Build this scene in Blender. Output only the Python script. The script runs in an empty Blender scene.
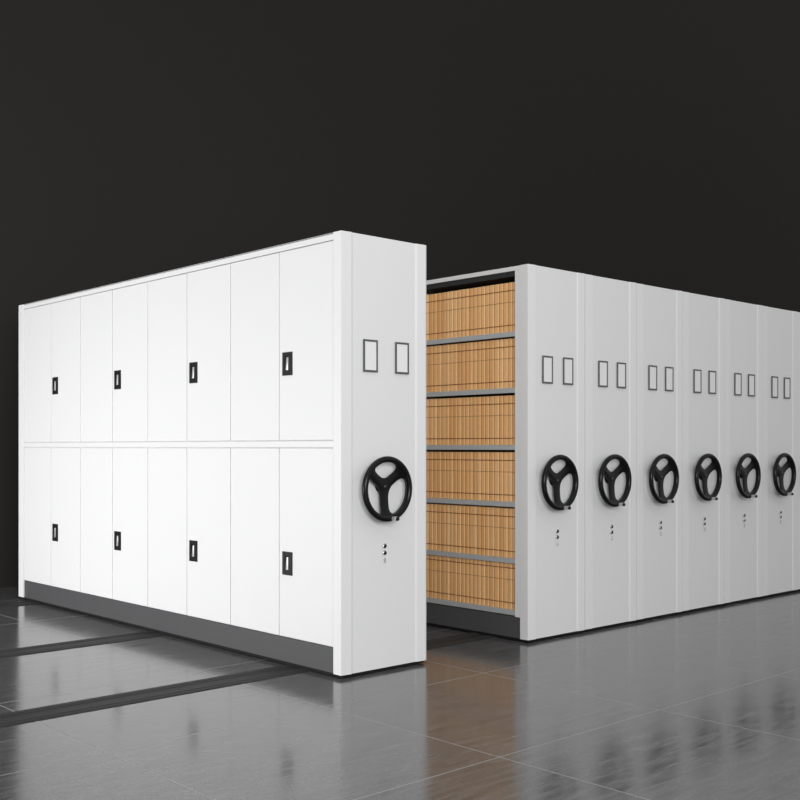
import bpy, bmesh, math, random
from math import pi, sin, cos, radians
random.seed(7)
S = bpy.context.scene
C = S.collection

# ------------------------------------------------------------------ dimensions (metres)
H = 2.30            # height of the units
W1 = 0.620         # width of the near unit
W = 0.5712          # width of every unit in the row
XB = 1.480          # where the row begins
L = 3.993           # length of the units
ZF = -0.020         # floor level (panels hang just above it)
Y0 = 0.068          # thickness of the front end panel
Y1 = 3.905          # where the rear end panel begins

# ------------------------------------------------------------------ materials
def mat(name, col, rough=0.5, metal=0.0, spec=0.5):
    m = bpy.data.materials.new(name); m.use_nodes = True
    b = m.node_tree.nodes['Principled BSDF']
    b.inputs['Base Color'].default_value = (*col, 1)
    b.inputs['Roughness'].default_value = rough
    b.inputs['Metallic'].default_value = metal
    b.inputs['Specular IOR Level'].default_value = spec
    return m

def noisy(m, scale=60, bump=0.05, dist=0.0006, rvar=0.08):
    """fine orange-peel of powder coat + a little roughness variation"""
    nt = m.node_tree; N = nt.nodes; b = N['Principled BSDF']
    tc = N.new('ShaderNodeTexCoord')
    n = N.new('ShaderNodeTexNoise'); n.inputs['Scale'].default_value = scale
    n.inputs['Detail'].default_value = 3
    nt.links.new(tc.outputs['Object'], n.inputs['Vector'])
    bp = N.new('ShaderNodeBump'); bp.inputs['Strength'].default_value = bump
    bp.inputs['Distance'].default_value = dist
    nt.links.new(n.outputs['Fac'], bp.inputs['Height'])
    nt.links.new(bp.outputs['Normal'], b.inputs['Normal'])
    r0 = b.inputs['Roughness'].default_value
    mr = N.new('ShaderNodeMapRange')
    mr.inputs['To Min'].default_value = max(0.02, r0-rvar); mr.inputs['To Max'].default_value = r0+rvar
    nt.links.new(n.outputs['Fac'], mr.inputs['Value'])
    nt.links.new(mr.outputs['Result'], b.inputs['Roughness'])
    return m

WHITE = noisy(mat('white_powder_coat', (0.80, 0.80, 0.805), 0.45, 0, 0.35))
GREY = noisy(mat('light_grey_powder_coat', (0.45, 0.47, 0.48), 0.42, 0, 0.35))
INNER_SHADE = noisy(mat('inner_shade_charcoal', (0.035, 0.036, 0.038), 0.55, 0, 0.3))  # charcoal puts the shade inside the open bays into the colour
PLINTH = noisy(mat('charcoal_painted_steel', (0.085, 0.085, 0.088), 0.5, 0, 0.35))
GAP_SHADE = mat('floor_gap_shade_black', (0.012, 0.012, 0.013), 0.7, 0, 0.2)  # black puts the contact shadow under the units into the colour
BLACKP = noisy(mat('black_glossy_plastic', (0.005, 0.005, 0.0055), 0.24, 0, 0.24), 90, 0.03, 0.0003, 0.05)
BLACKM = mat('black_matt_plastic', (0.011, 0.011, 0.012), 0.45, 0, 0.25)
CHROME = mat('brushed_chrome', (0.72, 0.72, 0.74), 0.25, 1.0)
FRAMEG = mat('dark_grey_frame', (0.10, 0.10, 0.105), 0.45, 0, 0.4)
CARD = mat('white_card', (0.84, 0.84, 0.84), 0.6, 0, 0.3)

def floor_mat():
    m = mat('polished_grey_tile', (0.1, 0.1, 0.1), 0.12, 0, 0.7)
    nt = m.node_tree; N = nt.nodes; lk = nt.links; b = N['Principled BSDF']
    tc = N.new('ShaderNodeTexCoord')
    sep = N.new('ShaderNodeSeparateXYZ'); lk.new(tc.outputs['Object'], sep.inputs[0])
    def M(op, a, bb=None):
        n = N.new('ShaderNodeMath'); n.operation = op
        for i, v in enumerate((a, bb)):
            if v is None: continue
            if isinstance(v, (int, float)): n.inputs[i].default_value = v
            else: lk.new(v, n.inputs[i])
        return n.outputs[0]
    T = 1.085
    def seam(c, off):
        f = M('FRACT', M('DIVIDE', M('SUBTRACT', c, off), T))
        d = M('MINIMUM', f, M('SUBTRACT', 1.0, f))
        return M('LESS_THAN', d, 0.0026), M('FLOOR', M('DIVIDE', M('SUBTRACT', c, off), T))
    sx, ix = seam(sep.outputs[0], -0.425)
    sy, iy = seam(sep.outputs[1], -0.385)
    s = M('MAXIMUM', sx, sy)
    comb = N.new('ShaderNodeCombineXYZ'); lk.new(ix, comb.inputs[0]); lk.new(iy, comb.inputs[1])
    wn = N.new('ShaderNodeTexWhiteNoise'); wn.noise_dimensions = '3D'; lk.new(comb.outputs[0], wn.inputs['Vector'])
    add = N.new('ShaderNodeVectorMath'); add.operation = 'MULTIPLY_ADD'
    lk.new(wn.outputs['Color'], add.inputs[0]); add.inputs[1].default_value = (9, 9, 9)
    lk.new(tc.outputs['Object'], add.inputs[2])
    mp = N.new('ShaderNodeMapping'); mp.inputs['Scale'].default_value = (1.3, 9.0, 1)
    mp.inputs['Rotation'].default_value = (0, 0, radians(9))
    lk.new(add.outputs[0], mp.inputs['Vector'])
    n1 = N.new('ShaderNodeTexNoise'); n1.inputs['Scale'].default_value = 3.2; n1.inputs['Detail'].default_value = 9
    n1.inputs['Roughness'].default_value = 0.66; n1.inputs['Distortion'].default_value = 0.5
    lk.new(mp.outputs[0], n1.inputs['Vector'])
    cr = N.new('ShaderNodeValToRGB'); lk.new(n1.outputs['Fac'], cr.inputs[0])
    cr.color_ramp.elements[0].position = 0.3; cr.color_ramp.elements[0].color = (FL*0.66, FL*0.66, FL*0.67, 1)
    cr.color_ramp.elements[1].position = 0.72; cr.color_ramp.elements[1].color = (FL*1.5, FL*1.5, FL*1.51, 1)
    mx = N.new('ShaderNodeMix'); mx.data_type = 'RGBA'
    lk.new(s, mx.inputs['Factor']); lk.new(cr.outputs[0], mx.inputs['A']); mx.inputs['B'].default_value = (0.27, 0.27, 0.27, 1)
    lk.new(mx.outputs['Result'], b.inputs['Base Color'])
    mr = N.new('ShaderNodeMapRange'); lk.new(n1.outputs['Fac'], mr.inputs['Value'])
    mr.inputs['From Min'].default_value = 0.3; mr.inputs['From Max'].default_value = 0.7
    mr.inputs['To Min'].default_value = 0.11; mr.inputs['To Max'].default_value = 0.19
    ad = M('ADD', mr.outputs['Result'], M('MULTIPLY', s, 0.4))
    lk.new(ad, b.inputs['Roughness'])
    return m
FL = 0.09
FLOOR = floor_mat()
def wall_mat():
    m = mat('dark_matt_wall', (0.0265, 0.0245, 0.0225), 0.9, 0, 0.15)
    return noisy(m, 8, 0.05, 0.002, 0.04)
WALL = wall_mat()

def kraft_mat():
    m = mat('kraft_board', (0.55, 0.32, 0.14), 0.65, 0, 0.3)
    nt = m.node_tree; N = nt.nodes; lk = nt.links; b = N['Principled BSDF']
    tc = N.new('ShaderNodeTexCoord'); oi = N.new('ShaderNodeObjectInfo')
    sep = N.new('ShaderNodeSeparateXYZ'); lk.new(tc.outputs['Object'], sep.inputs[0])
    n = N.new('ShaderNodeTexNoise'); n.inputs['Scale'].default_value = 40; n.inputs['Detail'].default_value = 4
    av = N.new('ShaderNodeVectorMath'); av.operation = 'ADD'
    lk.new(tc.outputs['Object'], av.inputs[0]); lk.new(oi.outputs['Location'], av.inputs[1])
    lk.new(av.outputs[0], n.inputs['Vector'])
    cr = N.new('ShaderNodeValToRGB'); lk.new(oi.outputs['Random'], cr.inputs[0])
    e = cr.color_ramp.elements
    e[0].position = 0; e[0].color = (0.80, 0.44, 0.18, 1)
    e[1].position = 1; e[1].color = (0.93, 0.58, 0.28, 1)
    e2 = e.new(0.5); e2.color = (0.87, 0.51, 0.225, 1)
    m1 = N.new('ShaderNodeMix'); m1.data_type = 'RGBA'; m1.blend_type = 'MULTIPLY'
    m1.inputs['Factor'].default_value = 0.16
    lk.new(cr.outputs[0], m1.inputs['A']); lk.new(n.outputs['Fac'], m1.inputs['B'])
    lk.new(m1.outputs['Result'], b.inputs['Base Color'])
    return m
KRAFT = kraft_mat()
BAND = mat('brown_binding_tape', (0.26, 0.09, 0.03), 0.6, 0, 0.3)
BAND2 = mat('pale_brown_tape', (0.36, 0.18, 0.08), 0.6, 0, 0.3)

# ------------------------------------------------------------------ mesh helpers
def finish(name, bm, m, parent=None, bevel=0.0, seg=2, smooth=False, loc=(0, 0, 0)):
    bmesh.ops.recalc_face_normals(bm, faces=bm.faces)
    if bevel:
        bmesh.ops.bevel(bm, geom=[e for e in bm.edges if e.calc_face_angle(0) > 0.6], offset=bevel, segments=seg,
                        profile=0.5, affect='EDGES', clamp_overlap=True)
    me = bpy.data.meshes.new(name); bm.to_mesh(me); bm.free()
    me.materials.append(m)
    for p in me.polygons: p.use_smooth = smooth
    if smooth:
        try: me.set_sharp_from_angle(angle=radians(40))
        except Exception: pass
    o = bpy.data.objects.new(name, me); C.objects.link(o); o.location = loc
    if parent: o.parent = parent
    return o

def box(bm, x0, x1, y0, y1, z0, z1):
    v = [bm.verts.new(p) for p in ((x0,y0,z0),(x1,y0,z0),(x1,y1,z0),(x0,y1,z0),(x0,y0,z1),(x1,y0,z1),(x1,y1,z1),(x0,y1,z1))]
    for f in ((0,3,2,1),(4,5,6,7),(0,1,5,4),(1,2,6,5),(2,3,7,6),(3,0,4,7)): bm.faces.new([v[i] for i in f])

def boxobj(name, m, parent, x0, x1, y0, y1, z0, z1, bevel=0.0015, seg=2):
    bm = bmesh.new(); box(bm, x0, x1, y0, y1, z0, z1)
    return finish(name, bm, m, parent, bevel, seg)

def prism(bm, pts, axis, a, b_):
    """polygon extruded along an axis ('z': pts are x,y ; 'y': pts are x,z)"""
    def P(p, t): return (p[0], p[1], t) if axis == 'z' else (p[0], t, p[1]) if axis == 'y' else (t, p[0], p[1])
    lo = [bm.verts.new(P(p, a)) for p in pts]; hi = [bm.verts.new(P(p, b_)) for p in pts]
    bm.faces.new(lo); bm.faces.new(hi[::-1]); n = len(pts)
    for i in range(n): bm.faces.new((lo[i], hi[i], hi[(i+1) % n], lo[(i+1) % n]))

def lathe_y(bm, prof, cx=0, cz=0, n=24):
    """prof: list of (radius, y) turned about an axis along y"""
    rings = []
    for r, y in prof:
        if r < 1e-6: rings.append([bm.verts.new((cx, y, cz))])
        else: rings.append([bm.verts.new((cx+r*cos(2*pi*i/n), y, cz+r*sin(2*pi*i/n))) for i in range(n)])
    for a, b_ in zip(rings, rings[1:]):
        for i in range(n):
            j = (i+1) % n
            if len(a) == 1 and len(b_) == 1: continue
            if len(a) == 1: bm.faces.new((a[0], b_[i], b_[j]))
            elif len(b_) == 1: bm.faces.new((a[i], b_[0], a[j]))
            else: bm.faces.new((a[i], b_[i], b_[j], a[j]))

def thing(name, label, cat, loc=(0, 0, 0), group=None):
    o = bpy.data.objects.new(name, None); C.objects.link(o); o.location = loc
    o.empty_display_size = 0.1
    o['label'] = label; o['category'] = cat
    if group: o['group'] = group
    return o

# ------------------------------------------------------------------ the setting
def struct(name, bm, m):
    o = finish(name, bm, m); o['kind'] = 'structure'; return o
bm = bmesh.new(); box(bm, -10, 24, -9, 4.72, ZF-0.1, ZF); struct('floor', bm, FLOOR)
bm = bmesh.new(); box(bm, -10, 24, 4.72, 4.92, ZF-0.1, 9.8); struct('wall_back', bm, WALL)

# floor rails: a dark channel strip with two shallow steel runners
def floor_rail(yc, half, label):
    t = thing('floor_rail', label, 'rail', (0, yc, ZF), 'dark rails set in the floor')
    bm = bmesh.new()
    prism(bm, [(-half, 0), (-half, 0.0035), (-half+0.01, 0.005), (-half*0.36, 0.005), (-half*0.32, 0.002), (half*0.32, 0.002),
               (half*0.36, 0.005), (half-0.01, 0.005), (half, 0.0035), (half, 0)], 'x', -6.0, 10.0)
    finish('channel_strip', bm, RAILM, t)
    for s in (-1, 1):
        bm = bmesh.new(); box(bm, -6.0, 10.0, s*half*0.62-0.006, s*half*0.62+0.006, 0.0045, 0.0075)
        finish('steel_runner', bm, RAILS, t, 0.001, 1)
RAILM = noisy(mat('dark_rail_strip', (0.035, 0.035, 0.036), 0.6, 0, 0.15))
RAILS = mat('dull_rail_steel', (0.045, 0.045, 0.046), 0.6, 0, 0.2)
floor_rail(0.385, 0.108, 'dark floor rail crossing under the front end of the cabinets')
floor_rail(1.865, 0.108, 'dark floor rail running under the middle of the white cabinet')
floor_rail(3.73, 0.11, 'dark floor rail nearest the back wall, under the far end of the white cabinet')

# ------------------------------------------------------------------ shared parts of the units
def panel_profile(w, wall=0.0, depth=Y0, k=1):
    """front end panel seen from above; k=-1 for a plain rear panel"""
    s = 0.070; r = w-0.088
    return [(0.001, 0.005), (s-0.002, -0.001), (s-0.001, 0.022), (s+0.007, 0.022), (s+0.008, 0.006), (r-0.002, 0.006),
            (r+0.007, 0.001), (w-0.022, -0.0035), (w-0.010, 0.000),
            (w-0.006, 0.020), (w-0.0045, depth), (0.0, depth), (0.0, 0.006)]

def end_panel(parent, w):
    bm = bmesh.new(); prism(bm, panel_profile(w), 'z', 0.0, H)
    o = finish('end_panel', bm, WHITE, parent, 0.0012, 2)
    return o

def wheel(parent, cx, cz):
    """black three-spoked hand wheel with a fold-out crank handle"""
    hub = thing_part('hand_wheel', parent, (cx, 0.0, cz))
    YR = -0.055
    bm = bmesh.new(); R, r = 0.158, 0.0165; nu, nv = 72, 16
    V = [[bm.verts.new(((R+r*cos(2*pi*j/nv))*cos(2*pi*i/nu), YR+r*sin(2*pi*j/nv), (R+r*cos(2*pi*j/nv))*sin(2*pi*i/nu)))
          for j in range(nv)] for i in range(nu)]
    for i in range(nu):
        for j in range(nv):
            bm.faces.new((V[i][j], V[(i+1) % nu][j], V[(i+1) % nu][(j+1) % nv], V[i][(j+1) % nv]))
    finish('rim', bm, BLACKP, hub, smooth=True)
    # three-armed web, dished towards the hub, the hub a little above the middle
    bm = bmesh.new(); RO = 0.156; K = 0.040; HW = 0.026; AZ = 0.014
    def sm(a, b_):
        h = max(K-abs(a-b_), 0)/K; return min(a, b_)-h*h*K*0.25
    def yd(rad):
        t = min(1, rad/RO)**4
        return -0.026*(1-t)+(YR+0.004)*t
    for a0, a1, cc in ((34, 146, (0, 0.096)), (146, 270, (-0.082, -0.040)), (270, 394, (0.082, -0.040))):
        d0 = (cos(radians(a0)), sin(radians(a0))); d1 = (cos(radians(a1)), sin(radians(a1)))
        def side0(p): return d0[0]*(p[1]-AZ)-d0[1]*p[0]
        def side1(p): return -(d1[0]*(p[1]-AZ)-d1[1]*p[0])
        n = 60; aps = math.atan2(AZ-cc[1], -cc[0]); outer = []; inner = []
        for i in range(n):
            a = aps+2*pi*i/n; dx, dz = cos(a), sin(a)
            t = 0.0
            while True:
                t += 0.0004; p = (cc[0]+dx*t, cc[1]+dz*t)
                if math.hypot(*p) >= RO or side0(p) <= 0 or side1(p) <= 0: break
            outer.append(p)
            t = 0.0
            while True:
                t += 0.0004; p = (cc[0]+dx*t, cc[1]+dz*t)
                f = sm(side0(p)-HW, side1(p)-HW); f = sm(f, 0.143-math.hypot(*p))
                if f <= 0: break
            inner.append(p)
        outer[0] = (0, AZ)
        def Wd(p, off): return (p[0], yd(math.hypot(p[0], p[1]-AZ*max(0, 1-math.hypot(*p)/RO)))+off, p[1])
        T = 0.007
        mid = [((o_[0]+i_[0])/2, (o_[1]+i_[1])/2) for o_, i_ in zip(outer, inner)]
        rows = []
        for pts, off in ((outer, -T-0.002), (mid, -T-0.0015), (inner, -T+0.002), (inner, T-0.002), (mid, T), (outer, T)):
            rows.append([bm.verts.new(Wd(p, off)) for p in pts])
        for a_, b_ in zip(rows, rows[1:]):
            for i in range(n):
                j = (i+1) % n; bm.faces.new((a_[i], a_[j], b_[j], b_[i]))
    bmesh.ops.remove_doubles(bm, verts=bm.verts, dist=0.0006)
    finish('spokes', bm, BLACKP, hub, smooth=True)
    bm = bmesh.new()
    lathe_y(bm, [(0, 0.004), (0.024, 0.004), (0.024, -0.016), (0.030, -0.020), (0.030, -0.030), (0.026, -0.034), (0.014, -0.0355), (0.0, -0.0355)], 0, AZ)
    finish('hub', bm, BLACKP, hub, smooth=True)
    bm = bmesh.new(); lathe_y(bm, [(0, -0.035), (0.006, -0.035), (0.006, -0.037), (0.0045, -0.038), (0, -0.038)], 0, AZ, 16)
    finish('hub_screw', bm, FRAMEG, hub, smooth=True)
    # crank handle on the rim, pointing out of the panel
    a = radians(278)
    bm = bmesh.new(); X, Z = 0.158*cos(a), 0.158*sin(a)
    lathe_y(bm, [(0, YR-0.008), (0.0075, YR-0.008), (0.0075, YR-0.020), (0.0115, YR-0.020), (0.012, YR-0.048), (0.009, YR-0.050), (0, YR-0.050)], X, Z, 16)
    finish('crank_stem', bm, CHROMED, hub, smooth=True)
    bm = bmesh.new()
    lathe_y(bm, [(0, YR-0.049), (0.0095, YR-0.049), (0.0105, YR-0.052), (0.0105, YR-0.058), (0.008, YR-0.061), (0, YR-0.062)], X, Z, 16)
    finish('crank_knob', bm, BLACKM, hub, smooth=True)
    return hub

def thing_part(name, parent, loc):
    """a part that has sub-parts of its own: the mounting plate is its mesh"""
    bm = bmesh.new()
    lathe_y(bm, [(0, 0.008), (0.034, 0.008), (0.034, -0.001), (0.032, -0.003), (0, -0.003)], 0, 0.014, 28)
    o = finish(name, bm, BLACKM, parent, smooth=True, loc=loc)
    return o

def label_holder(parent, cx, z0=1.586, z1=1.757):
    w = 0.050; t = 0.0105
    bm = bmesh.new()
    for a in ((cx-w, cx-w+t, z0, z1), (cx+w-t, cx+w, z0, z1), (cx-w+t, cx+w-t, z0, z0+t), (cx-w+t, cx+w-t, z1-t, z1)):
        box(bm, a[0], a[1], -0.0035, 0.002, a[2], a[3])
    o = finish('label_holder', bm, FRAMEG, parent, 0.0008, 1)
    boxobj('label_card', CARD, o, cx-w+t-0.001, cx+w-t+0.001, -0.0012, 0.0018, z0+t-0.001, z1-t+0.001, 0.0)
    return o

def lock_set(parent, cx):
    for z, r in ((0.653, 0.0105), (0.616, 0.0105)):
        bm = bmesh.new(); lathe_y(bm, [(0, 0.003), (r+0.003, 0.003), (r+0.003, -0.001), (r+0.0015, -0.003), (r, -0.0035), (0, -0.0035)], cx, z, 20)
        o = finish('key_lock', bm, CHROME, parent, smooth=True)
        bm = bmesh.new(); lathe_y(bm, [(0, -0.003), (r-0.001, -0.003), (r-0.002, -0.0055), (0, -0.006)], cx, z, 20)
        finish('lock_cylinder', bm, BLACKM, o, smooth=True)
    bm = bmesh.new()
    prism(bm, [(cx-0.0045, 0.588), (cx+0.0045, 0.588), (cx+0.004, 0.566), (cx, 0.560), (cx-0.004, 0.566)], 'y', -0.004, 0.002)
    finish('lock_tab', bm, CHROME, parent, 0.001, 1)

def base(parent, w):
    boxobj('plinth', PLINTH, parent, 0.010, w-0.010, Y0, Y1, 0.0, 0.133, 0.002)
    boxobj('undercarriage', GAP_SHADE, parent, 0.016, w-0.016, 0.014, L-0.014, ZF+0.0055-0.001, 0.002, 0.0)  # base block, blackened and set outward to deepen the shade under the panels

# ------------------------------------------------------------------ the white cabinet on the left
u = thing('filing_cabinet', 'long white mobile filing cabinet with eight double-leaf door pairs, standing apart on the left', 'cabinet', (0, 0, 0))
end_panel(u, W1)
boxobj('rear_panel', WHITE, u, 0.0, W1, Y1, L, 0.0, H, 0.003)
DX = 0.006    # how far doors stand back from the panel edge
# frame: box behind the doors plus rails standing forward between them
boxobj('carcass', WHITE, u, 0.024, W1-0.003, Y0, Y1, 0.131, H-0.008, 0.001)
boxobj('top_rail', WHITE, u, 0.0015, 0.05, Y0, Y1, 2.262, H-0.002, 0.0015)
boxobj('top_cover', WHITE, u, 0.0015, W1-0.003, Y0, Y1, H-0.0085, H-0.001, 0.0012)
boxobj('middle_rail', WHITE, u, 0.003, 0.03, Y0, Y1, 1.180, 1.213, 0.001)
base(u, W1)
DW = (3.871+0.034-0.07)/8
def door(z0, z1, y0, y1, handle_z):
    g = 0.0038
    bm = bmesh.new()
    box(bm, DX, 0.026, y0+g, y1-g, z0+g, z1-g)
    bmesh.ops.bevel(bm, geom=list(bm.edges), offset=0.0025, segments=2, profile=0.5, affect='EDGES')
    d = finish('door', bm, WHITE, u)
    if handle_z is not None:
        hz = handle_z; ye = y1-0.036; w = 0.088; h = 0.064
        # recessed pull: black bezel ring around a well
        bm = bmesh.new()
        fr = 0.024
        yc = ye-w/2
        for a in ((yc-w/2, yc-w/2+fr, hz-h, hz+h), (yc+w/2-fr, yc+w/2, hz-h, hz+h),
                  (yc-w/2+fr, yc+w/2-fr, hz-h, hz-h+fr), (yc-w/2+fr, yc+w/2-fr, hz+h-fr, hz+h)):
            box(bm, DX-0.005, DX+0.003, a[0], a[1], a[2], a[3])
        box(bm, DX-0.001, DX+0.003, yc-w/2+fr-0.001, yc+w/2-fr+0.001, hz-h+fr-0.001, hz+h-fr+0.001)
        finish('handle_plate', bm, BLACKM, d, 0.0008, 1)
        bm = bmesh.new()
        # lever: slim tilted chrome tongue
        prism(bm, [(yc-0.012, hz-0.036), (yc+0.010, hz-0.036), (yc+0.002, hz+0.034), (yc-0.012, hz+0.036)], 'x', DX-0.009, DX-0.0005)
        finish('lever', bm, CHROMED, d, 0.003, 2, smooth=True)
CHROMED = mat('pale_satin_metal', (0.62, 0.62, 0.63), 0.35, 0.6)
for k in range(8):
    ya = 0.070+k*DW; yb = ya+DW
    hdl = (k % 2 == 0)
    door(1.214, 2.262, ya, yb, 1.638 if hdl else None)
    door(0.135, 1.179, ya, yb, 0.543 if hdl else None)
label_holder(u, 0.1985, 1.578, 1.749); label_holder(u, 0.426, 1.578, 1.749)
lock_set(u, 0.300)
wheel(u, 0.270, 0.959)

# ------------------------------------------------------------------ the row of units on the right
SHELF = [0.170, 0.490, 0.840, 1.194, 1.548, 1.897]
BAYS = [Y0+0.045, 1.035, 1.955, 2.875, 3.86]
def open_unit(label):
    t = thing('shelving_unit', label, 'shelving', (XB, 0, 0))
    end_panel(t, W)
    boxobj('rear_panel', WHITE, t, 0.0, W-0.002, Y1, L, 0.0, H, 0.003)
    boxobj('top_panel', WHITE, t, 0.002, W-0.004, Y0, Y1, 2.272, H-0.001, 0.0015)
    boxobj('top_shade_slab', INNER_SHADE, t, 0.010, W-0.012, Y0, Y1, 2.240, 2.271, 0.0)  # added dark slab, painted shade above the top file boxes
    boxobj('divider', INNER_SHADE, t, W/2-0.006, W/2+0.006, Y0, Y1, 0.14, 2.239, 0.0)
    boxobj('side_sheet', INNER_SHADE, t, W-0.012, W-0.004, Y0, Y1, 0.131, 2.272, 0.0)
    base(t, W)
    # uprights: first one beside the end panel, then between bays
    boxobj('upright', WHITE, t, 0.002, 0.28, Y0, Y0+0.044, 0.131, 2.272, 0.002)
    for y in BAYS[1:-1]:
        boxobj('upright', GREY, t, 0.008, 0.28, y, y+0.03, 0.131, 2.272, 0.002)
    boxobj('upright', GREY, t, 0.002, 0.28, Y1-0.044, Y1, 0.131, 2.272, 0.002)
    for z in SHELF:
        # folded shelf: lip in front, tray behind
        for a, b_ in zip(BAYS, BAYS[1:]):
            y0 = a+(0.0305 if a > 0.2 else 0); y1 = b_-0.0005
            bm = bmesh.new()
            prism(bm, [(0.003, z), (0.003, z-0.031), (0.012, z-0.031), (0.012, z-0.010), (0.278, z-0.010), (0.278, z)], 'y', y0+0.0005, y1)
            finish('shelf', bm, GREY, t, 0.0012, 2)
    return t
def front_fittings(t):
    label_holder(t, 0.182, 1.576, 1.748); label_holder(t, 0.386, 1.576, 1.748)
    lock_set(t, 0.279)
    wheel(t, 0.238, 0.960)
A = open_unit('open-sided mobile shelving unit full of tan file boxes, first in the row on the right')
A['group'] = 'white mobile units in the right-hand row'
front_fittings(A)

names = ['second white end panel unit in the right-hand row, directly beside the open shelving',
         'third white unit in the right-hand row, counted from the open shelving',
         'fourth white unit in the right-hand row, counted from the open shelving',
         'fifth white unit in the right-hand row, counted from the open shelving',
         'sixth white unit in the right-hand row, its hand wheel the farthest right in the picture',
         'seventh white unit, only a thin sliver at the right edge of the picture']
B = thing('mobile_shelving_unit', names[0], 'shelving', (XB+W, 0, 0), 'white mobile units in the right-hand row')
end_panel(B, W)
boxobj('rear_panel', WHITE, B, 0.0, W-0.002, Y1, L, 0.0, H, 0.003)
boxobj('carcass', WHITE, B, 0.003, W-0.005, Y0, Y1, 0.131, H-0.002, 0.002)
base(B, W)
front_fittings(B)
def copy_tree(o, parent=None):
    c = o.copy(); C.objects.link(c)
    if parent: c.parent = parent
    for ch in [x for x in bpy.data.objects if x.parent == o]:
        copy_tree(ch, c)
    return c
for k, nm in enumerate(names[1:], 2):
    c = copy_tree(B); c.location = (XB+W*k, 0, 0); c['label'] = nm

# ------------------------------------------------------------------ file boxes on the open shelving
BH = 0.308
def file_box(w, label, group):
    t = thing('file_box', label, 'file box', (0, 0, 0), group)
    D = 0.235; hw = w/2-0.0006
    bm = bmesh.new()
    # rounded spine towards -x, a box behind it (board with cover boards standing slightly proud)
    prism(bm, [(0.016, -hw+0.0012), (0.0055, -hw+0.0014), (0.0015, -hw+0.004), (0.0, -hw+0.008), (0.0, hw-0.008), (0.0015, hw-0.004), (0.0055, hw-0.0014), (0.016, hw-0.0012), (0.018, hw), (D, hw), (D, -hw), (0.018, -hw)], 'z', 0.0, BH)
    finish('case', bm, KRAFT, t, 0.0008, 1)
    return t, hw
def bands(t, hw):
    for f, m, th in ((0.835, BAND, 0.006), (0.60, BAND2, 0.0035), (0.135, BAND, 0.006)):
        z = BH*f
        bm = bmesh.new()
        prism(bm, [(0.0053, -hw+0.0009), (0.0011, -hw+0.0037), (-0.0006, -hw+0.008), (-0.0006, hw-0.008), (0.0011, hw-0.0037), (0.0053, hw-0.0009),
                   (0.008, hw-0.0012), (0.008, -hw+0.0012)], 'z', z-th/2, z+th/2)
        finish('spine_tape', bm, m, t)
protos = {}
ORD = ['first','second','third','fourth','fifth','sixth','seventh','eighth','ninth','tenth','eleventh','twelfth','thirteenth','fourteenth',
       'fifteenth','sixteenth','seventeenth','eighteenth','nineteenth','twentieth','twenty-first','twenty-second','twenty-third','twenty-fourth',
       'twenty-fifth','twenty-sixth','twenty-seventh','twenty-eighth','twenty-ninth','thirtieth']
SN = ['bottom shelf', 'second shelf from the bottom', 'third shelf from the bottom', 'third shelf from the top', 'second shelf from the top', 'top shelf']
widths = (0.042, 0.036, 0.038, 0.034)
BAY = ((Y0+0.0455, 1.034, 'front upright on the ', ''), (1.0665, 1.954, 'second upright on the ', ' in the second bay'))
for bi, (yA, yB, start, tail) in enumerate(BAY):
    for si, z in enumerate(SHELF):
        y = yA; i = 0
        rnd = random.Random(3+bi)       # the same filling on every shelf, as in the photo
        while True:
            w = rnd.choice(widths)
            if y+w > yB: break
            grp = 'tan file boxes on the '+SN[si]+tail
            lab = 'tan file box, '+ORD[i]+' from the '+start+SN[si]
            if w not in protos:
                t, hw = file_box(w, lab, grp); bands(t, hw); protos[w] = t
            else:
                t = copy_tree(protos[w]); t['label'] = lab; t['group'] = grp
            rr = random.Random(si*100+i+bi*1000)
            t.location = (XB+0.016+rr.uniform(-0.0015, 0.003), y+w/2, z+0.0005)
            y += w; i += 1

# ------------------------------------------------------------------ light
def area(name, loc, target, sx, sy, energy, col=(1, 1, 1)):
    d = bpy.data.lights.new(name, 'AREA'); d.shape = 'RECTANGLE'; d.size = sx; d.size_y = sy
    d.energy = energy; d.color = col
    o = bpy.data.objects.new(name, d); C.objects.link(o); o.location = loc
    import mathutils
    o.rotation_euler = (mathutils.Vector(target)-mathutils.Vector(loc)).to_track_quat('-Z', 'Y').to_euler()
    return o
area('softbox_light', (-4.6, 3.0, 0.85), (0, 2.6, 0.45), 3.5, 1.5, 205)
area('softbox_light', (-3.4, -6.4, 2.5), (1.3, 0.2, 1.1), 3.0, 2.5, 300)
area('added_overhead_fill', (-1.0, -1.0, 5.6), (-1.0, -1.0, 0), 5, 5, 40)  # unseen overhead fill, added for brightness; no ceiling is built
w = bpy.data.worlds.new('world'); S.world = w; w.use_nodes = True
w.node_tree.nodes['Background'].inputs[0].default_value = (1, 1, 1, 1)
w.node_tree.nodes['Background'].inputs[1].default_value = 0.55

# ------------------------------------------------------------------ camera
cd = bpy.data.cameras.new('camera'); cam = bpy.data.objects.new('camera', cd); C.objects.link(cam)
cam.location = (-3.5188, -4.2404, 1.1832)
cam.rotation_euler = (pi/2, 0, radians(47.178-90))
cd.sensor_width = 36; cd.lens = 36*1066.6/800; cd.shift_y = 46.7/800
S.camera = cam
S.view_settings.view_transform = 'Standard'; S.view_settings.look = 'None'
S.view_settings.exposure = 0; S.view_settings.gamma = 1
